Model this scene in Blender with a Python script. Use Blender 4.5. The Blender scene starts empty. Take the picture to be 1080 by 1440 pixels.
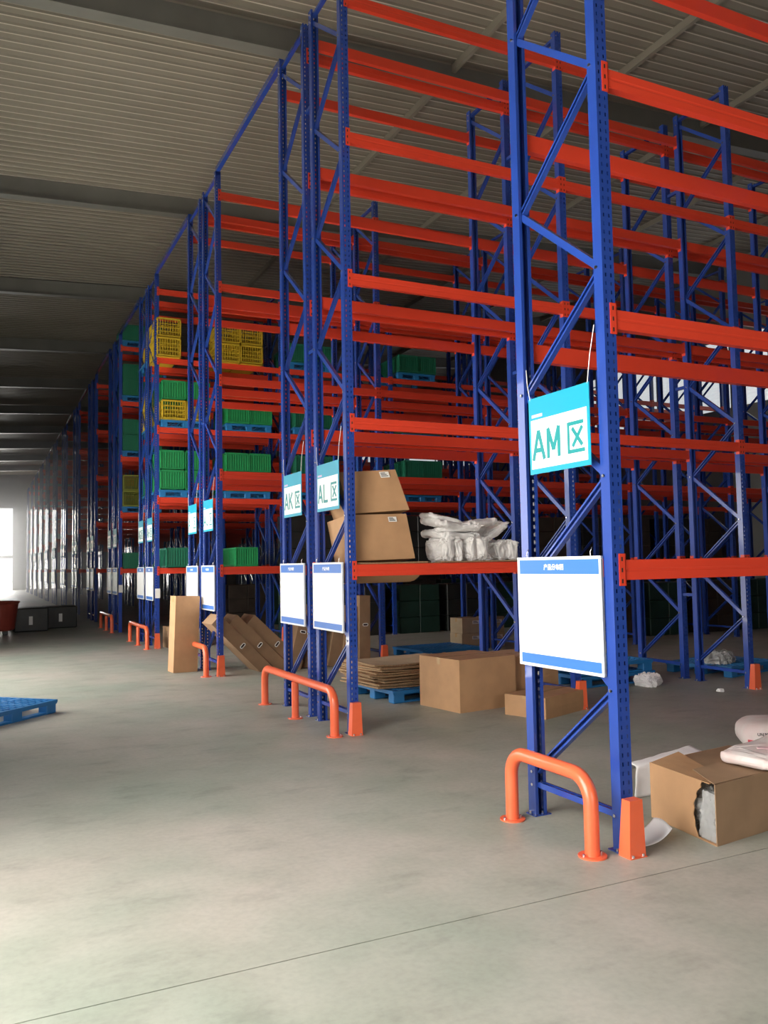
import bpy, bmesh, math, random
from mathutils import Vector, Matrix, noise

C = bpy.context.scene.collection
SC = bpy.context.scene
R = math.radians
random.seed(7)

# ------------------------------------------------------------------ camera
PITCH, ROLL, YAW, FPX = R(3.5549), R(-1.0349), R(-25.8369), 1176.97
cam = bpy.data.cameras.new('camera'); cam.sensor_fit = 'VERTICAL'; cam.sensor_height = 36.0
cam.lens = FPX / 1440.0 * 36.0; cam.clip_end = 400
co = bpy.data.objects.new('camera', cam); C.objects.link(co); SC.camera = co
fw = Vector((-math.sin(YAW) * math.cos(PITCH), math.cos(YAW) * math.cos(PITCH), math.sin(PITCH)))
rt = fw.cross(Vector((0, 0, 1))).normalized(); up = rt.cross(fw)
rt2 = rt * math.cos(ROLL) + up * math.sin(ROLL); up2 = -rt * math.sin(ROLL) + up * math.cos(ROLL)
mm = Matrix((rt2, up2, -fw)).transposed().to_4x4(); mm.translation = (-3.1769, -3.652, 1.6)
co.matrix_world = mm

# ------------------------------------------------------------------ world, light, exposure
w = bpy.data.worlds.new('sky'); SC.world = w; w.use_nodes = True
bg = w.node_tree.nodes['Background']; bg.inputs[0].default_value = (0.93, 0.97, 1.0, 1); bg.inputs[1].default_value = 1.2
SC.view_settings.view_transform = 'Standard'; SC.view_settings.look = 'None'
SC.view_settings.gamma = 1; SC.view_settings.use_curve_mapping = False
SC.view_settings.exposure = 0.22


def door_light(name, loc, sx, sy, power, col, rot):
    l = bpy.data.lights.new(name, 'AREA'); l.shape = 'RECTANGLE'; l.size = sx; l.size_y = sy
    l.energy = power; l.color = col; l.spread = R(145)
    o = bpy.data.objects.new(name, l); C.objects.link(o); o.location = loc; o.rotation_euler = rot
    return o


# daylight falling in through the three big roller doors
door_light('daylight_side_door', (-5.5, -.6, 2.7), 4.6, 4.4, 400, (1, .955, .88), (0, R(-62), 0))
door_light('daylight_loading_door', (-5.5, 9.8, 2.7), 4.6, 7.4, 430, (1, .955, .88), (0, R(-62), 0))
door_light('daylight_front_door', (-1.6, -9.9, 2.6), 5.0, 4.6, 130, (1, .955, .88), (R(58), 0, 0))
door_light('daylight_far_door', (-2.45, 73.0, 3.4), 3.5, 6.7, 800, (1, .98, .93), (R(-90), 0, 0))
# high sun: falls steeply through the side doors onto the floor just inside them, left of the frame
sl = bpy.data.lights.new('sun', 'SUN'); sl.energy = 80; sl.color = (1, .93, .80); sl.angle = R(.6)
so = bpy.data.objects.new('sun', sl); C.objects.link(so); so.location = (-20, 0, 40)
so.rotation_euler = Vector((math.cos(R(77)), -.05, -math.sin(R(77)))).to_track_quat('-Z', 'Y').to_euler()


# ------------------------------------------------------------------ materials
def mat(name, col, rough=.5, metal=0., var=0., scale=6., bump=0., col2=None, coat=0., detail=4, spec=.5):
    m = bpy.data.materials.new(name); m.use_nodes = True
    nt = m.node_tree; b = nt.nodes['Principled BSDF']
    b.inputs['Base Color'].default_value = (*col, 1); b.inputs['Roughness'].default_value = rough
    b.inputs['Metallic'].default_value = metal; b.inputs['Coat Weight'].default_value = coat
    b.inputs['Specular IOR Level'].default_value = spec
    if var or bump:
        tc = nt.nodes.new('ShaderNodeTexCoord'); n = nt.nodes.new('ShaderNodeTexNoise')
        n.inputs['Scale'].default_value = scale; n.inputs['Detail'].default_value = detail
        nt.links.new(tc.outputs['Object'], n.inputs['Vector'])
        if var:
            r = nt.nodes.new('ShaderNodeValToRGB')
            c2 = col2 or tuple(c * (1 - var) for c in col)
            r.color_ramp.elements[0].position = .35; r.color_ramp.elements[1].position = .65
            r.color_ramp.elements[0].color = (*c2, 1); r.color_ramp.elements[1].color = (*col, 1)
            nt.links.new(n.outputs['Fac'], r.inputs['Fac']); nt.links.new(r.outputs['Color'], b.inputs['Base Color'])
        if bump:
            bp = nt.nodes.new('ShaderNodeBump'); bp.inputs['Strength'].default_value = bump; bp.inputs['Distance'].default_value = .01
            nt.links.new(n.outputs['Fac'], bp.inputs['Height']); nt.links.new(bp.outputs['Normal'], b.inputs['Normal'])
    return m


M = {
    'blue': mat('blue_powder_coat', (.020, .062, .34), .26, var=.12, scale=3, coat=.5),
    'orange': mat('orange_powder_coat', (.74, .058, .026), .34, var=.05, scale=3, coat=.25),
    'guard': mat('orange_gloss_paint', (.90, .150, .058), .33, var=.08, scale=5, coat=.3),
    'zinc': mat('zinc_bolt', (.75, .75, .78), .25, 1.),
    'hole': mat('dark_slot', (.03, .012, .01), .8),
    'carton': mat('brown_cardboard', (.50, .285, .145), .8, var=.12, scale=5, bump=.08),
    'carton_dark': mat('dull_brown_cardboard', (.36, .225, .13), .85, var=.15, scale=5, bump=.08),
    'carton_pale': mat('pale_cardboard', (.47, .36, .23), .8, var=.12, scale=5, bump=.08),
    'flute': mat('corrugated_edge', (.40, .26, .14), .9, var=.4, scale=60, bump=.4),
    'tape': mat('packing_tape', (.52, .34, .17), .25),
    'white': mat('white_board', (.90, .90, .90), .35),
    'rim': mat('white_aluminium_rim', (.82, .84, .86), .35),
    'blue_print': mat('blue_print', (.035, .16, .56), .4),
    'white_print': mat('white_print', (.9, .92, .92), .5),
    'cyan': mat('cyan_print', (.0, .30, .46), .4),
    'teal': mat('teal_print', (.0, .23, .25), .4),
    'pink_print': mat('pink_print', (.50, .42, .62), .5),
    'faded_print': mat('faded_pink_print', (.74, .50, .54), .6, var=.25, scale=20),
    'string': mat('white_string', (.75, .74, .72), .8),
    'label': mat('paper_label', (.82, .80, .77), .7),
    'ink': mat('dark_ink', (.05, .05, .05), .7),
    'paper': mat('white_paper', (.86, .84, .85), .7, bump=.1, scale=6),
    'sack': mat('white_woven_sack', (.78, .72, .70), .6, var=.12, scale=8, bump=.3, col2=(.74, .60, .58)),
    'red_print': mat('red_print', (.62, .045, .075), .5),
    'foil': mat('white_foil_bag', (.88, .86, .85), .3, var=.25, scale=9, bump=.5, col2=(.70, .68, .67)),
    'wrap': mat('clear_wrap', (.45, .45, .44), .18, var=.3, scale=14, bump=.8, coat=.4),
    'pallet_blue': mat('blue_plastic', (.02, .19, .48), .42, var=.15, scale=4),
    'crate_yellow': mat('yellow_plastic', (.62, .43, .03), .45, var=.15, scale=4),
    'crate_green': mat('green_plastic', (.02, .30, .10), .42, var=.15, scale=4),
    'crate_dark': mat('dark_green_plastic', (.015, .17, .10), .42, var=.15, scale=4),
    'crate_olive': mat('olive_plastic', (.22, .24, .04), .45, var=.15, scale=4),
    'red_plastic': mat('dull_red_plastic', (.34, .055, .035), .5, var=.2, scale=3),
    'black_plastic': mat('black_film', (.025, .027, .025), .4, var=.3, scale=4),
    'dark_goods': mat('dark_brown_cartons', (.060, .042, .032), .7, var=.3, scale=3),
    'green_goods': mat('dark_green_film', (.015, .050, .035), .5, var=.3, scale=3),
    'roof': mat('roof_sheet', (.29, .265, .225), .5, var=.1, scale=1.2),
    'roof_rib': mat('lit_tone_roof_rib', (.62, .58, .51), .4),  # rib crests coloured paler than the sheet, standing for light caught on them
    'steel': mat('grey_painted_steel', (.22, .22, .21), .5, var=.15, scale=1.5),
    'wall': mat('grey_wall_sheet', (.20, .20, .195), .6, var=.1, scale=1.),
    'outside': mat('outside_asphalt', (.10, .10, .095), .9),
}


def floor_material():
    m = bpy.data.materials.new('worn_concrete'); m.use_nodes = True; nt = m.node_tree; b = nt.nodes['Principled BSDF']
    tc = nt.nodes.new('ShaderNodeTexCoord')

    def nz(scale, det, rough=.55, stretch=None):
        n = nt.nodes.new('ShaderNodeTexNoise'); n.inputs['Scale'].default_value = scale; n.inputs['Detail'].default_value = det
        n.inputs['Roughness'].default_value = rough
        if stretch:
            mp = nt.nodes.new('ShaderNodeMapping'); mp.inputs['Scale'].default_value = stretch
            nt.links.new(tc.outputs['Object'], mp.inputs['Vector']); nt.links.new(mp.outputs['Vector'], n.inputs['Vector'])
        else:
            nt.links.new(tc.outputs['Object'], n.inputs['Vector'])
        return n

    def ramp(src, p0, c0, p1, c1):
        r = nt.nodes.new('ShaderNodeValToRGB'); e = r.color_ramp.elements
        e[0].position, e[0].color, e[1].position, e[1].color = p0, (*c0, 1), p1, (*c1, 1)
        nt.links.new(src, r.inputs['Fac']); return r.outputs['Color']

    def mul(a, c, f):
        x = nt.nodes.new('ShaderNodeMix'); x.data_type = 'RGBA'; x.blend_type = 'MULTIPLY'; x.inputs[0].default_value = f
        nt.links.new(a, x.inputs[6]); nt.links.new(c, x.inputs[7]); return x.outputs[2]
    base = ramp(nz(.55, 3).outputs['Fac'], .36, (.325, .355, .300), .62, (.43, .40, .355))
    c = mul(base, ramp(nz(2.3, 6, .65).outputs['Fac'], .30, (.72, .74, .70), .62, (1, 1, 1)), .55)
    c = mul(c, ramp(nz(3.0, 5, .6, (.7, 1.3, 1)).outputs['Fac'], .28, (.55, .56, .55), .46, (1, 1, 1)), .5)
    c = mul(c, ramp(nz(28, 4).outputs['Fac'], .3, (.8, .8, .8), .6, (1, 1, 1)), .5)
    nt.links.new(c, b.inputs['Base Color'])
    rr = nt.nodes.new('ShaderNodeMapRange'); rr.inputs['To Min'].default_value = .38; rr.inputs['To Max'].default_value = .62
    nt.links.new(nz(1.4, 4).outputs['Fac'], rr.inputs['Value']); nt.links.new(rr.outputs['Result'], b.inputs['Roughness'])
    bp = nt.nodes.new('ShaderNodeBump'); bp.inputs['Strength'].default_value = .12; bp.inputs['Distance'].default_value = .006
    nt.links.new(nz(9, 6).outputs['Fac'], bp.inputs['Height']); nt.links.new(bp.outputs['Normal'], b.inputs['Normal'])
    return m


M['floor'] = floor_material()
m = bpy.data.materials.new('daylit_translucent_sheet'); m.use_nodes = True       # backlit by the sky: a lit window
b = m.node_tree.nodes['Principled BSDF']; b.inputs['Base Color'].default_value = (.75, .77, .75, 1); b.inputs['Roughness'].default_value = .4
b.inputs['Emission Color'].default_value = (.92, .97, 1, 1); b.inputs['Emission Strength'].default_value = .5
M['skylight'] = m
m = bpy.data.materials.new('bubble_wrap_film'); m.use_nodes = True
b = m.node_tree.nodes['Principled BSDF']; b.inputs['Base Color'].default_value = (.62, .62, .62, 1); b.inputs['Roughness'].default_value = .12
b.inputs['Alpha'].default_value = .42
M['film'] = m


# ------------------------------------------------------------------ mesh helpers
class MB:
    def __init__(s): s.v = []; s.f = []; s.mi = []; s.smooth = []

    def add(s, vs, fs, mi=0, smooth=False, mx=None):
        o = len(s.v)
        for p in vs:
            p = Vector(p)
            s.v.append(tuple(mx @ p) if mx else tuple(p))
        for f in fs: s.f.append(tuple(i + o for i in f)); s.mi.append(mi); s.smooth.append(smooth)
        return s

    def box(s, a, b, mi=0, mx=None):
        x0, y0, z0 = a; x1, y1, z1 = b
        vs = [(x0, y0, z0), (x1, y0, z0), (x1, y1, z0), (x0, y1, z0), (x0, y0, z1), (x1, y0, z1), (x1, y1, z1), (x0, y1, z1)]
        return s.add(vs, [(3, 2, 1, 0), (4, 5, 6, 7), (0, 1, 5, 4), (1, 2, 6, 5), (2, 3, 7, 6), (3, 0, 4, 7)], mi, False, mx)

    def cbox(s, a, b, c=.004, mi=0, mx=None):
        """box with chamfered edges"""
        bm = bmesh.new(); bmesh.ops.create_cube(bm, size=1)
        for v in bm.verts:
            for i in range(3): v.co[i] = a[i] + (v.co[i] + .5) * (b[i] - a[i])
        bmesh.ops.bevel(bm, geom=bm.edges[:], offset=c, segments=1, affect='EDGES')
        bm.verts.index_update()
        s.add([v.co for v in bm.verts], [[v.index for v in f.verts] for f in bm.faces], mi, False, mx); bm.free(); return s

    def prism(s, prof, p0, p1, upv=(0, 0, 1), mi=0):
        """closed 2D profile (ccw) swept from p0 to p1; profile axes: side, up"""
        p0, p1 = Vector(p0), Vector(p1); d = (p1 - p0).normalized(); side = d.cross(Vector(upv)).normalized(); u = side.cross(d)
        n = len(prof); vs = [p + side * a + u * c for p in (p0, p1) for a, c in prof]
        fs = [tuple(range(n))[::-1], tuple(range(n, 2 * n))] + [(i, (i + 1) % n, (i + 1) % n + n, i + n) for i in range(n)]
        return s.add(vs, fs, mi)

    def tube(s, pts, r, n=12, mi=0, cap=True):
        pts = [Vector(p) for p in pts]; rings = []
        ref = Vector((1, 0, 0))
        for i, p in enumerate(pts):
            d = (pts[min(i + 1, len(pts) - 1)] - pts[max(i - 1, 0)]).normalized()
            if abs(d.dot(ref)) > .95: ref = Vector((0, 1, 0))
            a = d.cross(ref).normalized(); b = d.cross(a)
            rings.append([p + a * r * math.cos(2 * math.pi * k / n) + b * r * math.sin(2 * math.pi * k / n) for k in range(n)])
        vs = [q for ring in rings for q in ring]; fs = []
        for i in range(len(pts) - 1):
            for k in range(n): fs.append((i * n + k, i * n + (k + 1) % n, (i + 1) * n + (k + 1) % n, (i + 1) * n + k))
        s.add(vs, fs, mi, True)
        if cap:
            s.add(rings[0], [tuple(range(n))], mi); s.add(rings[-1], [tuple(range(n))[::-1]], mi)
        return s

    def grid(s, fn, nu, nv, mi=0, smooth=True, flip=False):
        vs = [fn(i / nu, j / nv) for j in range(nv + 1) for i in range(nu + 1)]; fs = []
        for j in range(nv):
            for i in range(nu):
                a = j * (nu + 1) + i; q = (a, a + 1, a + nu + 2, a + nu + 1); fs.append(q[::-1] if flip else q)
        return s.add(vs, fs, mi, smooth)

    def mesh(s, name, mats, solid=0., fix=True):
        me = bpy.data.meshes.new(name); me.from_pydata(s.v, [], s.f)
        for i in range(len(me.polygons)):
            me.polygons[i].material_index = s.mi[i]; me.polygons[i].use_smooth = s.smooth[i]
        for k in mats: me.materials.append(M[k])
        if solid or fix:
            bm = bmesh.new(); bm.from_mesh(me)
            if solid:
                bmesh.ops.remove_doubles(bm, verts=bm.verts, dist=1e-5)
                bmesh.ops.recalc_face_normals(bm, faces=bm.faces)
                bmesh.ops.solidify(bm, geom=bm.faces[:] , thickness=solid)
            bmesh.ops.recalc_face_normals(bm, faces=bm.faces)
            bm.to_mesh(me); bm.free()
        return me


def tag(o, label=None, cat=None, group=None, kind=None):
    for k, v in (('label', label), ('category', cat), ('group', group), ('kind', kind)):
        if v: o[k] = v
    return o


def obj(name, me, parent=None, loc=(0, 0, 0), rot=(0, 0, 0)):
    o = bpy.data.objects.new(name, me); C.objects.link(o); o.parent = parent; o.location = loc; o.rotation_euler = rot
    return o


def thing(name, label, cat, loc=(0, 0, 0), rot=(0, 0, 0), group=None):
    return tag(obj(name, None, None, loc, rot), label, cat, group)


def copy_tree(o, parent=None):
    c = o.copy(); C.objects.link(c); c.parent = parent
    for ch in o.children: copy_tree(ch, c)
    return c


def struct(name, mb, mats, parent=None):
    o = obj(name, mb.mesh(name, mats), parent)
    if parent is None: o['kind'] = 'structure'
    return o


def text_mesh(s, size, mk, ext=.0008, bold=0.):
    cu = bpy.data.curves.new('txt', 'FONT'); cu.body = s; cu.size = size; cu.extrude = ext; cu.offset = bold
    cu.align_x = 'CENTER'; cu.resolution_u = 3
    t = bpy.data.objects.new('txt', cu); C.objects.link(t)
    dg = bpy.context.evaluated_depsgraph_get()
    me = bpy.data.meshes.new_from_object(t.evaluated_get(dg)); bpy.data.objects.remove(t); bpy.data.curves.remove(cu)
    me.materials.clear(); me.materials.append(M[mk]); return me


# ------------------------------------------------------------------ the building
XL, XR, YF, YB = -4.3, 16.9, -9.0, 72.0
JY = -.31
fl = MB()
for y0, y1 in ((YF, JY - .004), (JY + .004, YB)):
    fl.add([(XL, y0, 0), (XR, y0, 0), (XR, y1, 0), (XL, y1, 0), (XL, y0, -.2), (XR, y0, -.2), (XR, y1, -.2), (XL, y1, -.2)],
           [(0, 1, 2, 3), (7, 6, 5, 4), (0, 4, 5, 1), (2, 6, 7, 3), (1, 5, 6, 2), (3, 7, 4, 0)])
fl.add([(XL, JY - .004, -.008), (XR, JY - .004, -.008), (XR, JY + .004, -.008), (XL, JY + .004, -.008)], [(0, 1, 2, 3)])
struct('floor', fl, ['floor'])
struct('ground_outside', MB().box((-60, -60, -.5), (60, 140, -.21)), ['outside'])


def roof_z(x): return 9.45 + .05 * (x + 2.9)


# corrugated roof sheet: trapezoid ribs run along X
cl = MB(); prof = []
y = YF
while y < YB:
    prof += [(y, 0), (y + .15, 0), (y + .168, -.028), (y + .192, -.028)]; y += .21
n = len(prof)
vs = [(x, yy, roof_z(x) + dz) for x in (XL, XR) for yy, dz in prof]
cl.add(vs, [(i, i + 1, i + 1 + n, i + n) for i in range(n - 1)])
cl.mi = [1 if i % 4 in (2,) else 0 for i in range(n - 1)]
cl.box((XL, YF, roof_z(XR) + .4), (XR, YB, roof_z(XR) + .5))
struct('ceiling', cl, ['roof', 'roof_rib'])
k = 0
gy = 7.75
while gy < YB - 2:
    g = MB()
    vs = [(x, gy + dy, roof_z(x) + dz) for x in (XL, XR) for dy, dz in
          ((-.11, -.45), (.11, -.45), (.11, -.43), (.012, -.43), (.012, -.035), (-.012, -.035), (-.012, -.43), (-.11, -.43))]
    g.add(vs, [tuple(range(8)), tuple(range(15, 7, -1))] + [(i, (i + 1) % 8, (i + 1) % 8 + 8, i + 8) for i in range(8)])
    struct('roof_girder', g, ['steel']); gy += 6.35
for px in (3.75, 6.55, 9.3, 12.1, 14.9):
    struct('roof_purlin', MB().box((px - .035, YF, roof_z(px) - .16), (px + .035, YB, roof_z(px) - .03)), ['roof'])


def wall_with_openings(name, axis, at, thick, lo, hi, top, holes):
    mb = MB()

    def seg(a, b, z0, z1):
        if axis == 'x': mb.box((min(at, at + thick), a, z0), (max(at, at + thick), b, z1))
        else: mb.box((a, min(at, at + thick), z0), (b, max(at, at + thick), z1))
    cur = lo
    for a, b, z0, z1 in holes:
        seg(cur, a, -.2, top)
        if z0 > 0: seg(a, b, -.2, z0)
        seg(a, b, z1, top); cur = b
    seg(cur, hi, -.2, top)
    return struct(name, mb, ['wall'])


wall_with_openings('wall_left', 'x', XL, -.15, YF, YB, 10.9, [(-2.8, 1.6, 0, 4.4), (6.2, 13.6, 0, 4.4)])
wall_with_openings('wall_front', 'y', YF, -.15, XL - .15, XR + .15, 10.9, [(-4.1, 0.9, 0, 4.4)])
wall_with_openings('wall_back', 'y', YB, .15, XL - .15, XR + .15, 10.9, [(-4.2, -.7, 0, 6.75)])
wall_with_openings('wall_right', 'x', XR, .15, YF, YB, 10.9, [(8.0, 44.0, 6.05, 8.15)])
struct('trim_1', MB().box((-4.2, YB + .02, 2.62), (-.7, YB + .12, 2.86)), ['steel'])
# translucent corrugated daylight band under the right-hand eaves, one sheet per bay
for i in range(12):
    y0 = 8.0 + 3.0 * i
    o = struct('window_%d' % (i + 1), MB().grid(lambda u, v: (XR + .06 + .012 * math.sin(v * 40 * math.pi), y0 + .04 + u * 2.92, 6.05 + v * 2.1), 2, 80), ['skylight'])
    fr = MB().box((XR + .02, y0 - .035, 6.05), (XR + .1, y0 + .035, 8.15))
    struct('window_frame', fr, ['steel'], o)

# volume added in the far hall to spread the end door's glow
hm_ = bpy.data.materials.new('glow_volume'); hm_.use_nodes = True; nt_ = hm_.node_tree; nt_.nodes.clear()
vo = nt_.nodes.new('ShaderNodeVolumeScatter'); vo.inputs['Density'].default_value = .011; vo.inputs['Anisotropy'].default_value = .78
mo = nt_.nodes.new('ShaderNodeOutputMaterial'); nt_.links.new(vo.outputs[0], mo.inputs['Volume']); M['haze'] = hm_
tag(obj('haze', MB().box((XL + .01, 24, .01), (XR - .01, YB - .01, 6.2)).mesh('haze', ['haze'])), 'thin haze added for the glow before the far doorway', 'haze', kind='stuff')

# ------------------------------------------------------------------ pallet racks
PW, PD, BAY, DEP, TOP = .085, .075, 2.657, .865, 7.63
LEV = [1.542 + 1.43 * i for i in range(5)]


def post_mesh(nm, detail=True):
    mb = MB(); H = TOP
    if detail:                                  # perforated web, two columns of slots
        p = .05; nrow = int(H / p); xs = [0, .018, .028, .057, .067, PW]
        for r_ in range(nrow + 1):
            za, zb = r_ * p, min((r_ + 1) * p, H)
            zm = [za, min(za + .014, zb), min(za + .036, zb), zb]
            for k in range(3):
                if zm[k + 1] - zm[k] < 1e-4: continue
                for c in range(5):
                    if k == 1 and c in (1, 3): continue
                    mb.add([(xs[c], 0, zm[k]), (xs[c + 1], 0, zm[k]), (xs[c + 1], 0, zm[k + 1]), (xs[c], 0, zm[k + 1])], [(0, 1, 2, 3)])
    else:
        mb.add([(0, 0, 0), (PW, 0, 0), (PW, 0, H), (0, 0, H)], [(0, 1, 2, 3)])
    o = len(mb.v)
    if detail:
        for x, l in ((0, .022), (PW, PW - .022)):
            nrow = int(H / .05)
            for r_ in range(nrow + 1):
                za, zb = r_ * .05, min((r_ + 1) * .05, H)
                zz = [za, min(za + .014, zb), min(za + .036, zb), zb]
                for k in range(3):
                    if zz[k + 1] - zz[k] < 1e-4: continue
                    mb.add([(x, 0, zz[k]), (x, PD, zz[k]), (l, PD, zz[k]), (x, 0, zz[k + 1]), (x, PD, zz[k + 1]), (l, PD, zz[k + 1])], [(0, 1, 4, 3), (1, 2, 5, 4)])
    else:
        for x, l in ((0, .022), (PW, PW - .022)):
            mb.add([(x, 0, 0), (x, PD, 0), (l, PD, 0), (x, 0, H), (x, PD, H), (l, PD, H)], [(0, 1, 4, 3), (1, 2, 5, 4)])
    return mb.mesh(nm, ['blue'], solid=.0025)


ME = {}
ME['post'] = post_mesh('upright_post')
ME['plain_post'] = post_mesh('plain_post', False)
UP = [(-.022, -.018), (.022, -.018), (.022, .018), (.010, .018), (.010, .0155), (.0195, .0155), (.0195, -.0155), (-.0195, -.0155), (-.0195, .0155), (-.010, .0155), (-.010, .018), (-.022, .018)]
XM = .042


def bolt(mb, y, z):
    mb.tube([(-.009, y, z), (.0, y, z)], .010, 6, 1)


def brace_mesh(nm, ya, yb, dz, upv):
    mb = MB(); mb.prism(UP, (XM, ya, 0), (XM, yb, dz), upv)
    for y, z in ((ya, 0), (yb, dz)): bolt(mb, y, z)
    return mb.mesh(nm, ['blue', 'zinc'])


YA, YBB, STEP = .05, DEP - .05, .602
ME['brace_down'] = brace_mesh('brace_down', YBB, YA, STEP, (-1, 0, 0))   # low at the far post
ME['brace_up'] = brace_mesh('brace_up', YA, YBB, STEP, (1, 0, 0))
ME['tie'] = brace_mesh('tie', YA, YBB, 0, (0, 0, 1))
fp = MB().box((-.02, -.002, 0), (PW + .02, PD + .02, .006))
fp.tube([(-.008, .03, .005), (-.008, .03, .022)], .009, 6, 1); fp.tube([(PW + .008, .03, .005), (PW + .008, .03, .022)], .009, 6, 1)
ME['foot'] = fp.mesh('foot_plate', ['blue', 'zinc'])
BL = BAY - PW
bp = [(0, -.056), (.05, -.056), (.05, .058), (.004, .058), (0, .054), (0, .010), (.0025, .005), (.0025, -.005), (0, -.010)]
bm_ = MB(); nb = len(bp)
vs = [(x, a, c) for x in (.003, BL - .003) for a, c in bp]
bm_.add(vs, [tuple(range(nb)), tuple(range(2 * nb - 1, nb - 1, -1))] + [(i, (i + 1) % nb, (i + 1) % nb + nb, i + nb) for i in range(nb)])
ME['beam'] = bm_.mesh('beam', ['orange'])
cn = MB().box((-.042, -.0055, -.088), (.006, -.001, .092)).box((.0005, -.0055, -.088), (.0045, .052, .092))
for z in (-.062, .0, .062): cn.box((-.027, -.0062, z - .012), (-.016, -.005, z + .012), 1)
ME['connector_a'] = cn.mesh('beam_connector', ['orange', 'hole'])
cb = MB(); cb.v = [(BL - x, y, z) for x, y, z in cn.v]; cb.f = [f[::-1] for f in cn.f]; cb.mi = cn.mi; cb.smooth = cn.smooth
ME['connector_b'] = cb.mesh('beam_connector', ['orange', 'hole'])


def joined(items, nm, mats):
    """several placed meshes as one mesh (for rows too far off to pick apart)"""
    bm = bmesh.new()
    for me, mx in items:
        k = len(bm.verts); bm.from_mesh(me); bm.verts.ensure_lookup_table()
        for v in bm.verts[k:]: v.co = mx @ v.co
    me = bpy.data.meshes.new(nm); bm.to_mesh(me); bm.free()
    for a in mats: me.materials.append(M[a])
    return me


def T(x, y, z, rz=0): return Matrix.Translation((x, y, z)) @ Matrix.Rotation(rz, 4, 'Z')


def rack_items(nb):
    posts, braces, beams = [], [], []
    for i in range(nb + 1):
        x = i * BAY
        posts += [(x, 0, 0, 0), (x + PW, DEP, 0, math.pi)]
        for j in range(12): braces.append(('brace_down' if j % 2 == 0 else 'brace_up', x, 0, .27 + j * STEP))
        braces += [('tie', x, 0, .19), ('tie', x, 0, TOP - .06)]
    for i in range(nb):
        for z in LEV:
            beams += [(i * BAY + PW, 0.0, z, 0), ((i + 1) * BAY, DEP, z, math.pi)]
    return posts, braces, beams


def rack(label, y, nb, group):
    t = thing('pallet_rack', label, 'pallet rack', (0, y, 0), group=group)
    posts, braces, beams = rack_items(nb)
    for x, yy, z, rz in posts:
        p = obj('upright_post', ME['post'], t, (x, yy, z), (0, 0, rz)); obj('foot_plate', ME['foot'], p)
    for kd, x, yy, z in braces: obj('diagonal_brace' if kd != 'tie' else 'horizontal_brace', ME[kd], t, (x, yy, z))
    for x, yy, z, rz in beams:
        bb = obj('beam', ME['beam'], t, (x, yy, z), (0, 0, rz))
        obj('beam_connector', ME['connector_a'], bb); obj('beam_connector', ME['connector_b'], bb)
    return t


def spacers(t, nb):
    sp = MB().box((XM - .02, DEP - .002, -.02), (XM + .02, 1.042, .02)).mesh('row_spacer', ['blue'])
    for i in range(nb + 1):
        for z in (1.12, 3.9, 6.6): obj('row_spacer', sp, t, (i * BAY, 0, z))


ROWY = {0: 0.0}
for k in range(13):
    ROWY[1 + 2 * k] = 3.72 + 4.88 * k; ROWY[2 + 2 * k] = 3.72 + 4.88 * k + 1.05
CODE = ['AM', 'AL', 'AK', 'AJ', 'AI', 'AH', 'AG', 'AF', 'AE', 'AD', 'AC', 'AB', 'AA']
ORD = ['', 'first', 'second', 'third', 'fourth', 'fifth', 'sixth', 'seventh', 'eighth', 'ninth', 'tenth', 'eleventh', 'twelfth', 'thirteenth']


def side(i): return '%s half of the %s double row' % ('front' if i % 2 else 'rear', ORD[(i + 1) // 2])


DESC = ['single-row blue and orange pallet rack nearest the camera, bearing the AM sign',
        'pallet rack with the AL sign, cartons and foil bags on its shelf',
        'pallet rack with the AK sign, backing onto the AL rack',
        'pallet rack with long cartons leaning in it, ' + side(3), 'empty pallet rack, ' + side(4),
        'pallet rack loaded with yellow and green crates, ' + side(5), 'pallet rack behind the crate-loaded one, ' + side(6)]
for i in range(7):
    nb = 3 if i == 0 else 6
    t = rack(DESC[i], ROWY[i], nb, 'blue and orange pallet racks')
    if i in (1, 3, 5): spacers(t, nb)
posts, braces, beams = rack_items(6)
far_post = joined([(ME['plain_post'], T(*a)) for a in posts], 'upright_posts', ['blue'])
far_brace = joined([(ME[k], T(x, yy, z)) for k, x, yy, z in braces], 'braces', ['blue', 'zinc'])
far_beam = joined([(ME[q], T(*a)) for a in beams for q in ('beam', 'connector_a', 'connector_b')], 'beams', ['orange', 'hole'])
for i in range(7, 27):
    lb = 'dim pallet rack far down the aisle, ' + side(i)
    t = thing('pallet_rack', lb, 'pallet rack', (0, ROWY[i], 0), group='far pallet racks')
    for nm, me in (('upright_post', far_post), ('diagonal_brace', far_brace), ('beam', far_beam)): tag(obj(nm, me, t), kind='stuff')

# overhead ties across the aisles
for k in range(12):
    y0 = 0 + DEP if k == 0 else ROWY[2 * k] + DEP
    y1 = ROWY[2 * k + 1]
    mb = MB().box((.012, y0 - .03, TOP - .002), (.072, y1 + .03, TOP + .07))
    for yy in (y0 - .04, y1 + .04): mb.box((.005, yy - .04, TOP - .06), (.08, yy + .04, TOP))
    tag(obj('aisle_tie', mb.mesh('aisle_tie', ['blue'])), 'blue overhead tie bar crossing the aisle before the %s double row' % ORD[k + 1], 'tie bar', 'overhead aisle ties')

# ------------------------------------------------------------------ signs and boards on the row ends
FACE = Matrix(((0, 0, -1), (-1, 0, 0), (0, 1, 0))).to_4x4()      # local x -> -Y, y -> Z, z -> -X


def facing(name, me, parent, y, z, x=0.):
    o = obj(name, me, parent); o.matrix_local = Matrix.Translation((x, y, z)) @ FACE; return o


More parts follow.
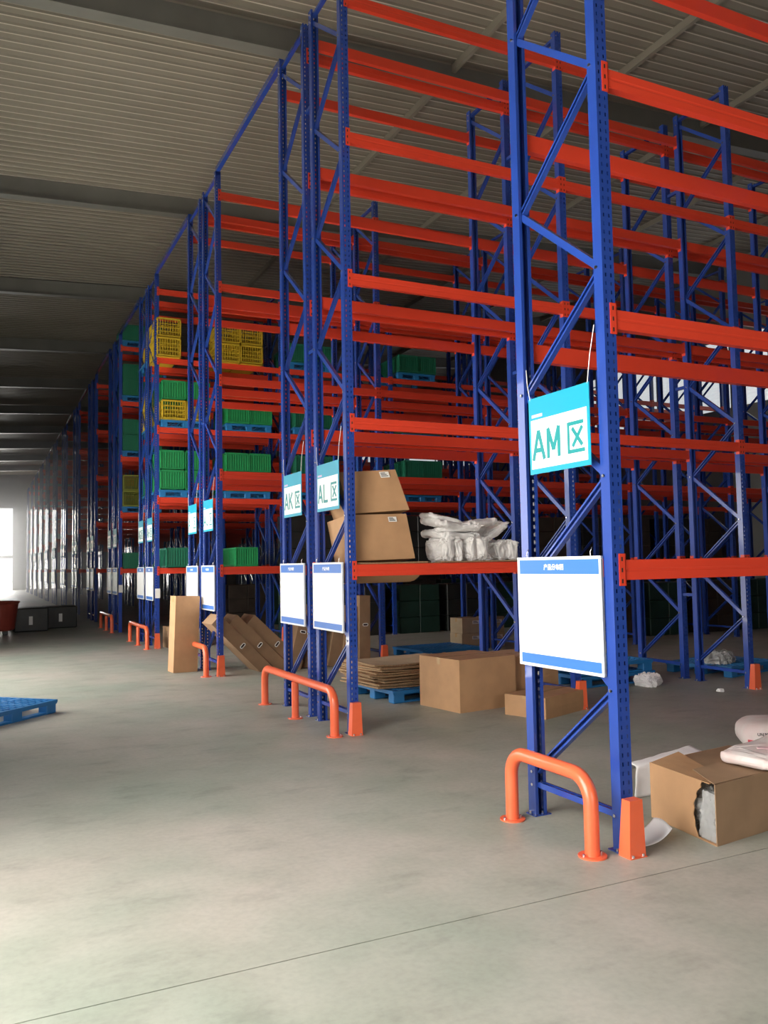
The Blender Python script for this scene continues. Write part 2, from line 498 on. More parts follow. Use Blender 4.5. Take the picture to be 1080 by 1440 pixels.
def zone_glyph():
    mb = MB()
    for a, c in (((0, .165), (.150, .188)), ((0, 0), (.158, .023)), ((0, 0), (.022, .188))): mb.box((a[0], a[1], 0), (c[0], c[1], .0012))
    for a, c in (((.048, .04), (.138, .15)), ((.135, .04), (.046, .15))):
        mb.prism([(-.012, 0), (.012, 0), (.012, .0012), (-.012, .0012)], (*a, 0), (*c, 0), (0, 0, 1))
    return mb.mesh('zone_character', ['teal'])


GLY = zone_glyph()
STROKES = {'A': [((.05, 0), (.5, 1)), ((.5, 1), (.95, 0)), ((.22, .33), (.78, .33))], 'M': [((.08, 0), (.08, 1)), ((.08, 1), (.5, .25)), ((.5, .25), (.92, 1)), ((.92, 1), (.92, 0))],
           'L': [((.1, 1), (.1, 0)), ((.1, .06), (.9, .06))], 'K': [((.1, 0), (.1, 1)), ((.9, 1), (.12, .4)), ((.35, .58), (.95, 0))], 'J': [((.8, 1), (.8, .25)), ((.8, .25), (.6, .05)), ((.6, .06), (.3, .06)), ((.35, .05), (.12, .28))],
           'I': [((.5, 0), (.5, 1))], 'H': [((.1, 0), (.1, 1)), ((.9, 0), (.9, 1)), ((.1, .5), (.9, .5))], 'G': [((.9, .8), (.6, .95)), ((.65, .94), (.35, .94)), ((.4, .95), (.1, .65)), ((.1, .7), (.1, .3)), ((.1, .35), (.4, .05)), ((.35, .06), (.9, .06)), ((.9, 0), (.9, .45)), ((.95, .45), (.55, .45))],
           'F': [((.1, 0), (.1, 1)), ((.1, .94), (.9, .94)), ((.1, .5), (.75, .5))], 'E': [((.1, 0), (.1, 1)), ((.1, .94), (.9, .94)), ((.1, .5), (.75, .5)), ((.1, .06), (.9, .06))],
           'D': [((.1, 0), (.1, 1)), ((.1, .94), (.55, .94)), ((.5, .95), (.9, .65)), ((.9, .7), (.9, .3)), ((.9, .35), (.5, .05)), ((.55, .06), (.1, .06))],
           'C': [((.9, .8), (.6, .95)), ((.65, .94), (.35, .94)), ((.4, .95), (.1, .65)), ((.1, .7), (.1, .3)), ((.1, .35), (.4, .05)), ((.35, .06), (.65, .06)), ((.6, .05), (.9, .2))],
           'B': [((.1, 0), (.1, 1)), ((.1, .94), (.7, .94)), ((.7, .95), (.85, .75)), ((.85, .75), (.7, .52)), ((.1, .5), (.75, .5)), ((.75, .5), (.9, .27)), ((.9, .27), (.75, .05)), ((.75, .06), (.1, .06))]}


def letters(word, wd=.125, ht=.185, gap=.024, th=.0145):
    mb = MB(); x0 = -(len(word) * wd + (len(word) - 1) * gap) / 2
    for ch in word:
        for q, (a, c) in enumerate(STROKES[ch]):
            h_ = .0010 + .00015 * q
            mb.prism([(-th, 0), (th, 0), (th, h_), (-th, h_)], (x0 + a[0] * wd, a[1] * ht, 0), (x0 + c[0] * wd, c[1] * ht, 0), (0, 0, 1))
        x0 += wd + gap
    return mb.mesh('zone_letters', ['teal'])


SW, SH = .585, .48
PANEL = MB().box((-SW / 2, 0, -.002), (SW / 2, SH, .002)).mesh('sign_panel', ['cyan'])
WHITE = MB().box((-SW / 2 + .022, .032, .0015), (SW / 2 - .024, SH - .14, .0035)).mesh('white_field', ['white'])
STRIP = MB().box((-SW / 2 + .03, SH - .125, .0015), (-SW / 2 + .14, SH - .105, .003)).mesh('small_caption', ['pink_print'])
HEAD = text_mesh('产品分布图', .038, 'white_print', .0006, .0007)
BW, BH = .785, .68
BPANEL = MB().cbox((-BW / 2, 0, -.006), (BW / 2, BH, .006), .002).mesh('board_panel', ['white'])
fr = MB()
for a, c in (((-BW / 2, 0), (BW / 2, .016)), ((-BW / 2, BH - .016), (BW / 2, BH)), ((-BW / 2, .016), (-BW / 2 + .016, BH - .016)), ((BW / 2 - .016, .016), (BW / 2, BH - .016))):
    fr.cbox((a[0], a[1], -.008), (c[0], c[1], .012), .002)
BFRAME = fr.mesh('board_frame', ['rim'])
BHEAD = MB().box((-BW / 2 + .02, BH - .105, .005), (BW / 2 - .02, BH - .018, .0075)).mesh('header_band', ['blue_print'])
BFOOT = MB().box((-BW / 2 + .02, .018, .005), (BW / 2 - .02, .078, .0075)).mesh('footer_band', ['blue_print'])
hk = MB().tube([(0, 0, 0), (0, .03, .002), (.008, .045, .0), (.0, .055, -.012)], .003, 6); HOOK = hk.mesh('hook', ['zinc'])
STR = {}


def string_mesh(dy, dz):
    return MB().tube([(0, 0, 0), (.0, dy * .5, dz * .5), (.012, dy, dz)], .0028, 5).mesh('string', ['string'])


S1, S2 = string_mesh(.05, .21), string_mesh(-.062, .33)
for i in range(0, 24):
    y = ROWY[i]; t_y = y + .40
    near = i < 13
    names = {0: 'large AM zone sign with cyan border nearest the camera', 1: 'white AL zone sign with blue header above the AL board',
             2: 'white AK zone sign with blue header above the AK board', 3: 'small AJ zone sign on the front end of the second double row',
             4: 'small AI zone sign on the rear end of the second double row', 5: 'tiny AH zone sign on the front end of the third double row',
             6: 'tiny AG zone sign on the rear end of the third double row'}
    t = thing('zone_sign', names.get(i, 'dim zone sign on the ' + side(i)), 'sign', (-.035, t_y, 2.145), group='rack zone signs' if i < 7 else 'far zone signs')
    facing('sign_panel', PANEL, t, 0, 0); facing('white_field', WHITE, t, 0, 0); facing('small_caption', STRIP, t, 0, 0)
    if near:
        facing('zone_letters', letters(CODE[i]), t, .120, .085, -.0038); facing('zone_character', GLY, t, -.088, .085, -.0038)
    obj('string', S1, t, (0, SW / 2 - .015, SH - .01)); obj('string', S2, t, (0, -SW / 2 + .015, SH - .01))
    bn = {0: 'large blank white board with blue header and footer nearest the camera', 1: 'blank white board with blue header hanging below the AL sign',
          2: 'blank white board with blue header hanging below the AK sign', 3: 'white board on the front end of the second double row',
          4: 'white board behind the tall carton on the second double row', 5: 'narrow looking white board on the front end of the third double row',
          6: 'narrow looking white board on the rear end of the third double row'}
    t = thing('notice_board', bn.get(i, 'dim white board on the ' + side(i)), 'board', (-.024, y + .463, .945), group='rack end boards' if i < 7 else 'far rack end boards')
    if i == 0: t.rotation_euler = (0, 0, R(1.2))
    for nm, me in (('board_panel', BPANEL), ('board_frame', BFRAME), ('header_band', BHEAD), ('footer_band', BFOOT)): facing(nm, me, t, 0, 0)
    if i < 9: facing('header_text', HEAD, t, .03, BH - .076, -.0083)
    for s in (-1, 1): facing('hook', HOOK, t, s * .3, BH - .005)

# ------------------------------------------------------------------ pipe guards and post protectors
def guard_pts(y0, y1, h, r=.14):
    pts = [(0, y0, 0), (0, y0, (h - r) * .5)]
    for k in range(9): a = math.pi / 2 * k / 8; pts.append((0, y0 + r - r * math.cos(a), h - r + r * math.sin(a)))
    for k in range(9): a = math.pi / 2 * k / 8; pts.append((0, y1 - r + r * math.sin(a), h - r + r * math.cos(a)))
    pts += [(0, y1, (h - r) * .5), (0, y1, 0)]
    return pts


def pipe_guard(label, y0, y1, mid=None, x=-.17, h=.42):
    t = thing('pipe_guard', label, 'guard rail', (x, y0, 0), group='orange pipe guards')
    obj('bent_pipe', MB().tube(guard_pts(0, y1 - y0, h), .041, 16).mesh('bent_pipe', ['guard']), t)
    legs = [0, y1 - y0]
    if mid is not None:
        obj('middle_leg', MB().tube([(0, 0, 0), (0, 0, h - .04)], .038, 16).mesh('middle_leg', ['guard']), t, (0, mid - y0, 0)); legs.append(mid - y0)
    for yy in legs:
        f = MB().tube([(0, 0, 0), (0, 0, .009)], .078, 20)
        for s in (-1, 1):
            f.tube([(s * .058, 0, .009), (s * .058, 0, .02)], .009, 6, 1)
        obj('base_flange', f.mesh('base_flange', ['guard', 'zinc']), t, (0, yy, 0))


pipe_guard('orange bent pipe guard with two legs nearest the camera', .045, .80)
pipe_guard('orange bent pipe guard with three legs before the AL and AK ends', 3.70, 5.82, 4.78)
pipe_guard('orange bent pipe guard partly hidden by the tall carton', 8.62, 10.7, 9.66)
pipe_guard('orange three-legged pipe guard at the end of the third double row', 13.4, 15.5, 14.45)
pipe_guard('dim orange pipe guard at the end of the fourth double row', 18.3, 20.4, 19.3)

pr = MB()                                        # folded tapered steel plate with a base flange
vs = [(-.052, 0, 0), (.052, 0, 0), (.040, 0, .30), (-.040, 0, .30), (-.052, .085, 0), (.052, .085, 0), (.040, .06, .30), (-.040, .06, .30)]
pr.add(vs, [(0, 1, 2, 3), (1, 5, 6, 2), (4, 0, 3, 7), (3, 2, 6, 7)])
PROT = pr.mesh('plate', ['guard'], solid=-.004)
PBASE = MB().box((-.058, -.012, 0), (.058, .08, .006)).mesh('base_plate', ['guard'])
PBOLT = MB().tube([(0, 0, .005), (0, 0, .02)], .009, 6).mesh('anchor_bolt', ['zinc'])


def protector(label, x, y, group=None):
    t = thing('post_protector', label, 'post guard', (x, y, 0), group=group or 'orange post protectors')
    obj('plate', PROT, t); obj('base_plate', PBASE, t)
    for s in (-1, 1): obj('anchor_bolt', PBOLT, t, (s * .035, -.004, 0))


PO = -.088
protector('orange tapered post protector at the foot of the AM post', .025, PO)
protector('orange tapered post protector at the foot of the AL post', .03, 3.72 + PO)
protector('orange tapered post protector at the foot of the second AL post', BAY + .035, 3.72 + PO)
protector('orange tapered post protector at the foot of the third AL post', 2 * BAY + .035, 3.72 + PO)
protector('orange tapered post protector beside the leaning long cartons', .03, 8.60 + PO)
protector('orange tapered post protector behind the flat cardboard stack', BAY + .035, 8.60 + PO)
protector('orange tapered post protector at the end of the third double row', .03, 13.48 + PO)
protector('orange tapered post protector deep between the rows, on the third double row', BAY + .035, 13.48 + PO)

# paper tags stuck on two post fronts
TAG = MB().box((0, -.002, 0), (.10, 0, .19)).mesh('paper_tag', ['label'])
for lb, y in (('white paper tag on the front post of the third double row', 13.48), ('white paper tag on the front post of the fourth double row', 18.36)):
    tag(obj('paper_tag', TAG, None, (.0, y - .001, 1.0)), lb, 'tag')

# ------------------------------------------------------------------ pallets
def pallet_parts():
    L, W, H = 1.2, 1.0, .145
    d = MB()
    nx, ny = 12, 10
    for i in range(nx + 1):
        x = -L / 2 + .012 + i * (L - .024) / nx; wd = .020 if i in (0, 4, 8, 12) else .009
        d.box((x - wd, -W / 2, H - .03), (x + wd, W / 2, H))
    for j in range(ny + 1):
        y = -W / 2 + .012 + j * (W - .024) / ny; wd = .02 if j in (0, 5, 10) else .009
        d.box((-L / 2, y - wd, H - .029), (L / 2, y + wd, H - .001))
    d.box((-L / 2, -W / 2, H - .045), (L / 2, -W / 2 + .012, H)).box((-L / 2, W / 2 - .012, H - .045), (L / 2, W / 2, H))
    d.box((-L / 2, -W / 2, H - .045), (-L / 2 + .012, W / 2, H)).box((L / 2 - .012, -W / 2, H - .045), (L / 2, W / 2, H))
    bl = MB().cbox((-.075, -.06, .0), (.075, .06, H - .029), .008)
    rn = MB().cbox((-L / 2 + .01, -.05, 0), (L / 2 - .01, .05, .022), .004)
    allm = MB(); allm.add(d.v, d.f)
    for x in (-.52, 0, .52):
        for y in (-.435, 0, .435): allm.add([(a + x, c + y, e) for a, c, e in bl.v], bl.f)
    for y in (-.435, 0, .435): allm.add([(a, c + y, e) for a, c, e in rn.v], rn.f)
    ms = ['pallet_blue']
    return d.mesh('deck', ms), bl.mesh('block', ms), rn.mesh('runner', ms), allm.mesh('pallet', ms)


DECK, BLOCK, RUNNER, PALLET = pallet_parts()


def pallet(label, loc, rz=0., group='blue plastic pallets on the floor'):
    t = thing('plastic_pallet', label, 'pallet', loc, (0, 0, rz), group)
    obj('deck', DECK, t)
    for x in (-.52, 0, .52):
        for y in (-.435, 0, .435): obj('block', BLOCK, t, (x, y, 0))
    for y in (-.435, 0, .435): obj('runner', RUNNER, t, (0, y, 0))
    return t


a_ = R(45.5)
cx_, cy_ = -2.37, 6.55
ex, ey = Vector((math.cos(a_), math.sin(a_))), Vector((-math.sin(a_), math.cos(a_)))
pc = Vector((cx_, cy_)) - ex * .6 + ey * .5
pallet('blue plastic pallet lying alone on the open aisle floor', (pc.x, pc.y, 0), a_)
pallet('blue plastic pallet under the stack of flat cardboard', (1.66, 5.58, 0), R(5))
pallet('dark blue pallet on the floor behind the flat cardboard stack', (4.05, 9.25, 0), R(4))
pallet('lower blue pallet of the pair beside the crumpled plastic scrap', (4.22, 5.30, 0), R(1))
pallet('upper blue pallet of the pair beside the crumpled plastic scrap', (4.20, 5.31, .146), R(-1))
pallet('blue pallet behind the third AL post', (6.35, 5.1, 0), R(12))

# ------------------------------------------------------------------ cartons
def carton(name, label, size, loc, rot=(0, 0, 0), mk='carton', group='cardboard cartons', tape=True, hole=None, labels=(), flaps=True, cat='carton', shear=0.):
    """box standing on its origin; flaps on top with a seam along x, tape over the seam"""
    W, D, H = size; t = thing(name, label, cat, loc, rot, group)
    ft = .004 if flaps else 0
    rnd = random.Random(label)
    b = MB(); bu = .006 * min(1, W)
    def side(n, a, c):
        b.grid(lambda u, v: tuple(Vector(a) + (Vector(c) - Vector(a)) * u + Vector((0, 0, (H - ft) * v)) + Vector(n) * bu * 4 * math.sin(math.pi * u) * math.sin(math.pi * v) * .5), 6, 4)
    x, y = W / 2, D / 2
    side((0, -1, 0), (-x, -y, 0), (x, -y, 0)); side((1, 0, 0), (x, -y, 0), (x, y, 0)); side((0, 1, 0), (x, y, 0), (-x, y, 0)); side((-1, 0, 0), (-x, y, 0), (-x, -y, 0))
    b.add([(-x, -y, 0), (x, -y, 0), (x, y, 0), (-x, y, 0)], [(3, 2, 1, 0)]); b.add([(-x, -y, H - ft), (x, -y, H - ft), (x, y, H - ft), (-x, y, H - ft)], [(0, 1, 2, 3)])
    bm = b.mesh('body', [mk])
    bmx = bmesh.new(); bmx.from_mesh(bm); bmesh.ops.remove_doubles(bmx, verts=bmx.verts, dist=1e-4)
    bmesh.ops.recalc_face_normals(bmx, faces=bmx.faces)
    for f in bmx.faces: f.smooth = False
    bmx.to_mesh(bm); bmx.free()
    obj('body', bm, t)
    if flaps:
        for s in (-1, 1):
            f = MB().box((-x, min(s * .003, s * y), H - ft), (x, max(s * .003, s * y), H))
            obj('flap', f.mesh('flap', [mk]), t)
    if tape:
        tp = MB().box((-x - .001, -.028, H), (x + .001, .028, H + .001)).box((-x - .0035, -.028, H - .09), (-x - .002, .028, H + .001)).box((x + .002, -.028, H - .09), (x + .0035, .028, H + .001))
        obj('tape', tp.mesh('tape', ['tape']), t)
    for hx, hz, hw, hh in hole or ():
        hm = MB(); pts = []
        for k in range(16):
            a = 2 * math.pi * k / 16; sx = 1 if math.cos(a) > 0 else -1
            pts.append((hx + sx * (hw - hh) + hh * math.cos(a), -y - .0165, hz + hh * math.sin(a)))
        hm.add(pts, [tuple(range(16))])
        ring = MB().tube([(p[0], -y - .016, p[2]) for p in pts] + [(pts[0][0], -y - .016, pts[0][2])], .007, 6, cap=False)
        obj('hand_hole', hm.mesh('hand_hole', ['hole']), t); obj('hand_hole_rim', ring.mesh('hand_hole_rim', ['label']), t)
    for lx, lz, lw, lh in labels:
        l = MB().box((lx - lw / 2, -y - .0125 - bu * 1.2, lz - lh / 2), (lx + lw / 2, -y - .0115 - bu * 1.2, lz + lh / 2))
        lo = obj('paper_label', l.mesh('paper_label', ['label']), t)
        ln = MB()
        for k in range(3): ln.box((lx - lw * .4, -y - .0132 - bu * 1.2, lz + lh * (.28 - .25 * k) - .004), (lx + lw * (.1 + .12 * k), -y - .0124 - bu * 1.2, lz + lh * (.28 - .25 * k) + .004))
        obj('print_lines', ln.mesh('print_lines', ['ink']), lo)
    if shear:
        for o in t.children_recursive:
            for v in o.data.vertices: v.co.x -= shear * v.co.z
    return t


# tall carton standing in the main aisle
carton('tall_carton', 'tall narrow brown carton standing upright in front of the pipe guard', (.38, .27, 1.16), (-.33, 9.46, 0), (0, R(2.2), R(6)), tape=True)
# big cartons on the floor between the AL and AK rows
carton('large_carton', 'large brown carton on the floor beside the flat cardboard stack', (.80, .72, .56), (1.79, 4.53, 0), (0, 0, R(8)))
carton('large_carton', 'large brown carton half hidden behind the AM board, on the floor', (.72, .66, .52), (2.57, 4.70, 0), (0, 0, R(9)))
carton('low_carton', 'low flat brown carton on the floor just behind the AM post', (.80, .50, .215), (2.28, 3.74, 0), (0, 0, R(21)))
# two tilted cartons on the AL shelf
carton('tilted_carton', 'lower tilted brown carton with white label on the AL shelf', (.64, .60, .455), (.475, 4.13, 1.622), (R(-4), R(-1.5), R(-3)), labels=[(.15, .40, .09, .05)], tape=False, group='cartons on the AL shelf', shear=.14)
carton('tilted_carton', 'upper tilted brown carton with corner label on the AL shelf', (.62, .58, .42), (.455, 4.15, 2.092), (R(-6), R(-4), R(-5)), labels=[(.17, .37, .10, .06)], tape=True, group='cartons on the AL shelf', shear=.24)
# small pale cartons far back between posts
for lb, x, z in (('lower left pale carton of the four stacked far behind the big carton', 5.10, 0), ('upper left pale carton of the four stacked far behind the big carton', 5.11, .285),
                 ('lower right pale carton of the four stacked far behind the big carton', 5.62, 0), ('upper right pale carton of the four stacked far behind the big carton', 5.61, .285)):
    carton('small_carton', lb, (.44, .40, .28), (x, 10.0, z), (0, 0, R(3)), 'carton_pale', 'pale cartons in the second double row', labels=[(.08, .2, .16, .06)])
# three long cartons leaning in a fan inside the second double row
SLAB = (.20, .62, 1.10)
for k, (x, y, ang, lb) in enumerate(((.80, 8.98, -45, 'nearest'), (1.09, 9.03, -46, 'middle'), (1.39, 9.08, -47, 'rearmost'))):
    carton('long_carton', lb + ' of three long cartons leaning with oval hand holes', (.19, .46, 1.16), (x, y, .0), (0, R(ang), R(4)), 'carton_dark',
           'long cartons leaning in the second double row', tape=False, hole=[(0, .58, .045, .02)], flaps=False)
for lb, x, y, h, ry, hole in (('long carton leaning right, seen under the AK board', 1.20, 8.86, 1.02, 14, True), ('long carton beside the one leaning right under the AK board', 1.50, 8.92, .95, 12, False),
                              ('long carton leaning right, seen under the AL board', 1.86, 8.9, .98, 11, False), ('second long carton leaning right under the AL board', 2.08, 8.86, .95, 8, False),
                              ('upright long carton with a hand hole standing right of the AL post', 2.37, 8.82, 1.10, 1, True)):
    carton('long_carton', lb, (.19, .40, h), (x, y, 0), (0, R(ry), R(3)), 'carton_dark', 'long cartons standing in the second double row', tape=False,
           hole=[(0, h * .58, .045, .02)] if hole else None, flaps=False)
# small cartons beyond the tall carton
carton('small_carton', 'small brown carton behind the tall carton on the floor', (.42, .4, .42), (.45, 13.6, 0), (0, 0, R(12)), 'carton_dark')
carton('small_carton', 'tilted small carton beside the third double row', (.40, .35, .36), (.98, 13.75, 0), (0, 0, R(-20)), 'carton_pale')

# flat-folded cartons stacked on the pallet
def sheet_mesh(nm, wx, wy, th, amp, seed, mk='carton', sag=0.):
    def hgt(u, v):
        return amp * (noise.noise(Vector((u * 2.2 + seed, v * 2.2, seed * .7)))) + amp * .8 * ((2 * u - 1) ** 2 * (1 if seed % 2 else .3)) - sag * math.sin(math.pi * v)
    mb = MB(); nu, nv = 10, 8
    top = [((i / nu - .5) * wx, (j / nv - .5) * wy, hgt(i / nu, j / nv) + th) for j in range(nv + 1) for i in range(nu + 1)]
    bot = [(x, y, z - th) for x, y, z in top]; n = len(top); W = nu + 1
    fs = []
    for j in range(nv):
        for i in range(nu):
            a = j * W + i; fs += [(a, a + 1, a + 1 + W, a + W), (n + a + W, n + a + 1 + W, n + a + 1, n + a)]
    rim = [i for i in range(W)] + [j * W + nu for j in range(1, nv + 1)] + [nv * W + i for i in range(nu - 1, -1, -1)] + [j * W for j in range(nv - 1, 0, -1)]
    mb.add(top + bot, fs)
    k = len(rim); mb.add(top + bot, [(rim[i], n + rim[i], n + rim[(i + 1) % k], rim[(i + 1) % k]) for i in range(k)], 1)
    return mb.mesh(nm, [mk, 'flute'])


rnd = random.Random(3)
z = .147
for k in range(13):
    th = .017
    me = sheet_mesh('flat_carton', 1.14 + rnd.uniform(-.05, .07), .88 + rnd.uniform(-.05, .06), th, .010 + .0006 * k, k * .9 + .3, 'carton' if k % 3 else 'carton_pale')
    tag(obj('flat_carton', me, None, (1.50 + rnd.uniform(-.06, .05), 5.66 + rnd.uniform(-.05, .05), z + .004), (0, 0, R(5 + rnd.uniform(-6, 6)))),
        'topmost flat-folded carton of the stack on the blue pallet' if k == 12 else 'flat-folded carton within the stack on the blue pallet', 'cardboard', 'flat-folded cartons on the pallet')
    z += th + .0035
tag(obj('cardboard_sheet', sheet_mesh('cardboard_sheet', .78, .80, .012, .004, 2.1, 'carton', .20), None, (.50, 4.15, 1.605), (0, 0, 0)),
    'sagging cardboard sheet laid across the beams under the tilted cartons', 'cardboard')
tag(obj('cardboard_sheet', sheet_mesh('cardboard_sheet', 1.35, .80, .012, .002, 4.1, 'carton_dark', .02), None, (1.72, 4.15, 1.605)),
    'flat cardboard sheet laid across the beams under the foil bags', 'cardboard')

# ------------------------------------------------------------------ bags
def bag_mesh(nm, a, b, c, seed, rough=.18, mk='foil', freq=5.0, e=.45):
    """sealed pouch: superellipsoid with crumpled faces and a pinched seam at both ends"""
    mb = MB(); nu, nv = (84, 48) if rough > .3 else (40, 22)

    def f(u, v):
        th = 2 * math.pi * u; ph = math.pi * (v - .5)
        sg = lambda q, e: math.copysign(abs(q) ** e, q)
        x = a * sg(math.cos(ph), e) * sg(math.cos(th), e); y = b * sg(math.cos(ph), e) * sg(math.sin(th), e); z_ = c * sg(math.sin(ph), .75)
        p = Vector((x, y, z_)); s = Vector((seed, seed * 1.7, -seed))
        k = noise.noise(p * freq + s) * .6 + abs(noise.noise(p * freq * 2.2 + s)) * .7
        d = Vector((x / a ** 2, y / b ** 2, z_ / c ** 2)).normalized()
        if rough > .3:
            k = (1 - 3. * abs(noise.noise(p * freq + s))) * .55 + (1 - 3. * abs(noise.noise(p * freq * 2.6 - s))) * .5 + (1 - 3. * abs(noise.noise(p * freq * 5.5 - s * 2))) * .25
            return tuple(p + d * k * rough * c + Vector((noise.noise(p * 11 + s), noise.noise(p * 12 - s), noise.noise(p * 5 + s * 2) * .8)) * .016)
        return tuple(p + d * k * rough * c)
    mb.grid(f, nu, nv); me = mb.mesh(nm, [mk])
    bm = bmesh.new(); bm.from_mesh(me); bmesh.ops.remove_doubles(bm, verts=bm.verts, dist=1e-4); bmesh.ops.recalc_face_normals(bm, faces=bm.faces); bm.to_mesh(me); bm.free()
    for p in me.polygons: p.use_smooth = False if rough > .3 else True
    return me


def bag(nm, label, dims, loc, rot, seed, rough, mk, group, cat='bag', seam=True, freq=5., e=.45):
    a, b, c = dims; t = thing(nm, label, cat, loc, rot, group)
    obj('pouch', bag_mesh('pouch', a, b, c, seed, rough, mk, freq=freq, e=e), t)
    if seam:
        s = MB().grid(lambda u, v: (a * .97 + v * .05, (u - .5) * b * 1.9, .012 * math.sin(u * 19 + seed) + .01 * noise.noise(Vector((u * 6, v * 3, seed)))), 16, 2)
        obj('end_seam', s.mesh('end_seam', [mk], solid=.003), t)
    return t


FG = 'white foil bags heaped on the AL shelf'
Z0 = 1.627
for lb, loc, rot, dm, sd in (
        ('leftmost standing foil bag of the heap on the AL shelf', (1.19, 4.02, Z0 + .115), (0, R(90), R(8)), (.115, .17, .06), 1),
        ('second standing foil bag from the left of the heap', (1.34, 4.03, Z0 + .115), (0, R(84), R(-10)), (.115, .16, .055), 2),
        ('third standing foil bag from the left of the heap', (1.48, 4.04, Z0 + .115), (0, R(95), R(14)), (.115, .16, .06), 3),
        ('fourth standing foil bag from the left of the heap', (1.63, 4.04, Z0 + .115), (0, R(88), R(-6)), (.115, .17, .06), 4),
        ('standing foil bag right of the second AK post behind the AL shelf', (1.93, 4.18, Z0 + .10), (0, R(82), R(15)), (.10, .18, .07), 5),
        ('rightmost standing foil bag of the heap by the AM post', (2.12, 4.16, Z0 + .10), (0, R(98), R(-8)), (.10, .17, .06), 6),
        ('broad foil bag lying lowest across the standing foil bags', (1.36, 4.10, Z0 + .265), (R(3), R(3), R(6)), (.26, .20, .035), 7),
        ('second foil bag lying across the standing foil bags', (1.42, 4.12, Z0 + .325), (R(-4), R(-5), R(-12)), (.25, .20, .035), 8),
        ('third foil bag of the lying layers, jutting to the left', (1.30, 4.08, Z0 + .375), (R(5), R(9), R(9)), (.23, .19, .032), 9),
        ('topmost foil bag on the left of the heap with raised corner', (1.26, 4.12, Z0 + .435), (R(2), R(14), R(-8)), (.20, .17, .026), 10),
        ('topmost foil bag on the right of the heap', (1.64, 4.12, Z0 + .385), (R(-3), R(-6), R(15)), (.22, .19, .035), 11),
        ('foil bag leaning on the right end of the heap', (1.89, 4.20, Z0 + .305), (R(4), R(-32), R(5)), (.17, .17, .035), 12)):
    bag('foil_bag', lb, dm, loc, rot, sd * 3.1, .42, 'foil', FG, freq=8., e=.25)
# white woven sacks at the right
t = bag('woven_sack', 'white woven sack with a red printed band, behind the torn carton', (.44, .27, .125), (2.97, 1.26, .125), (0, 0, R(-38)), 5.5, .10, 'sack', 'white printed sacks', 'sack', True, 3.)
def decal(u0, u1, z0, z1, dims, off, seed, mk, rough):
    """printed patch hugging the front of the sack"""
    a, b, c = dims; sg = lambda q, e: math.copysign(abs(q) ** e, q)
    def f(u, v):
        x = u0 + (u1 - u0) * u; z_ = z0 + (z1 - z0) * v
        sp = max(-1, min(1, z_ / c)); ph = math.asin(math.copysign(abs(sp) ** (1 / .75), sp)); cp = abs(math.cos(ph)) ** .45
        ct = max(-1, min(1, x / (a * max(cp, .05)))); ct = math.copysign(abs(ct) ** (1 / .45), ct); y = -b * cp * (max(0, 1 - ct * ct) ** .5) ** .45
        p = Vector((x, y, z_)); s = Vector((seed, seed * 1.7, -seed))
        k = noise.noise(p * 3. + s) * .6 + abs(noise.noise(p * 6.6 + s)) * .7
        d = Vector((x / a ** 2, y / b ** 2, z_ / c ** 2)).normalized()
        return tuple(p + d * (k * rough * c + off))
    return MB().grid(f, 24, 8).mesh('print', [mk])
obj('red_band', decal(-.40, .40, -.070, -.015, (.44, .27, .125), .004, 5.5, 'red_print', .10), t)
for s, x, z_, sz, mk in (('SI', -.315, -.060, .048, 'white'), ('A', -.20, -.061, .052, 'white'), ('UN.3077', -.285, .030, .032, 'ink')):
    o = obj('sack_lettering', text_mesh(s, sz, mk, .001, .001), t); o.matrix_local = Matrix.Translation((x, -.296, z_)) @ Matrix(((1, 0, 0), (0, 0, -1), (0, 1, 0))).to_4x4()
t = bag('woven_sack', 'thin white printed sack lying across the right end of the torn carton', (.34, .17, .035), (1.27, .035, .408), (R(1), R(-3), R(8)), 9.2, .31, 'sack', 'white printed sacks', 'sack', False, 5., e=.16)
obj('pink_patch', MB().grid(lambda u, v: (-.20 + .14 * u + .03 * math.sin(v * 3), -.10 + .10 * v + .02 * math.sin(u * 7), .047 + .002 * math.sin(u * 5)), 8, 8).mesh('pink_patch', ['faded_print'], solid=.001), t)

# ------------------------------------------------------------------ torn carton in front
t = thing('torn_carton', 'open torn brown carton with clear wrap bulging out, beside the AM post', 'carton', (.53, -.16, 0), (0, 0, 0))
# local frame: F front corner, left face runs to L, right face runs to Rr
F, L_, Rr = Vector((0, 0, 0)), Vector((.075, .575, 0)), Vector((.80, .10, 0)); Bk = L_ + Rr - F; HT = .335; Z = Vector((0, 0, HT))
def quad(nm, pts, par, nu=1, nv=1, th=.005, mk='carton'):
    a, b_, c_, d_ = [Vector(p) for p in pts]
    mb = MB().grid(lambda u, v: tuple((a * (1 - u) + b_ * u) * (1 - v) + (d_ * (1 - u) + c_ * u) * v), nu, nv, smooth=False)
    return obj(nm, mb.mesh(nm, [mk], solid=th), par)
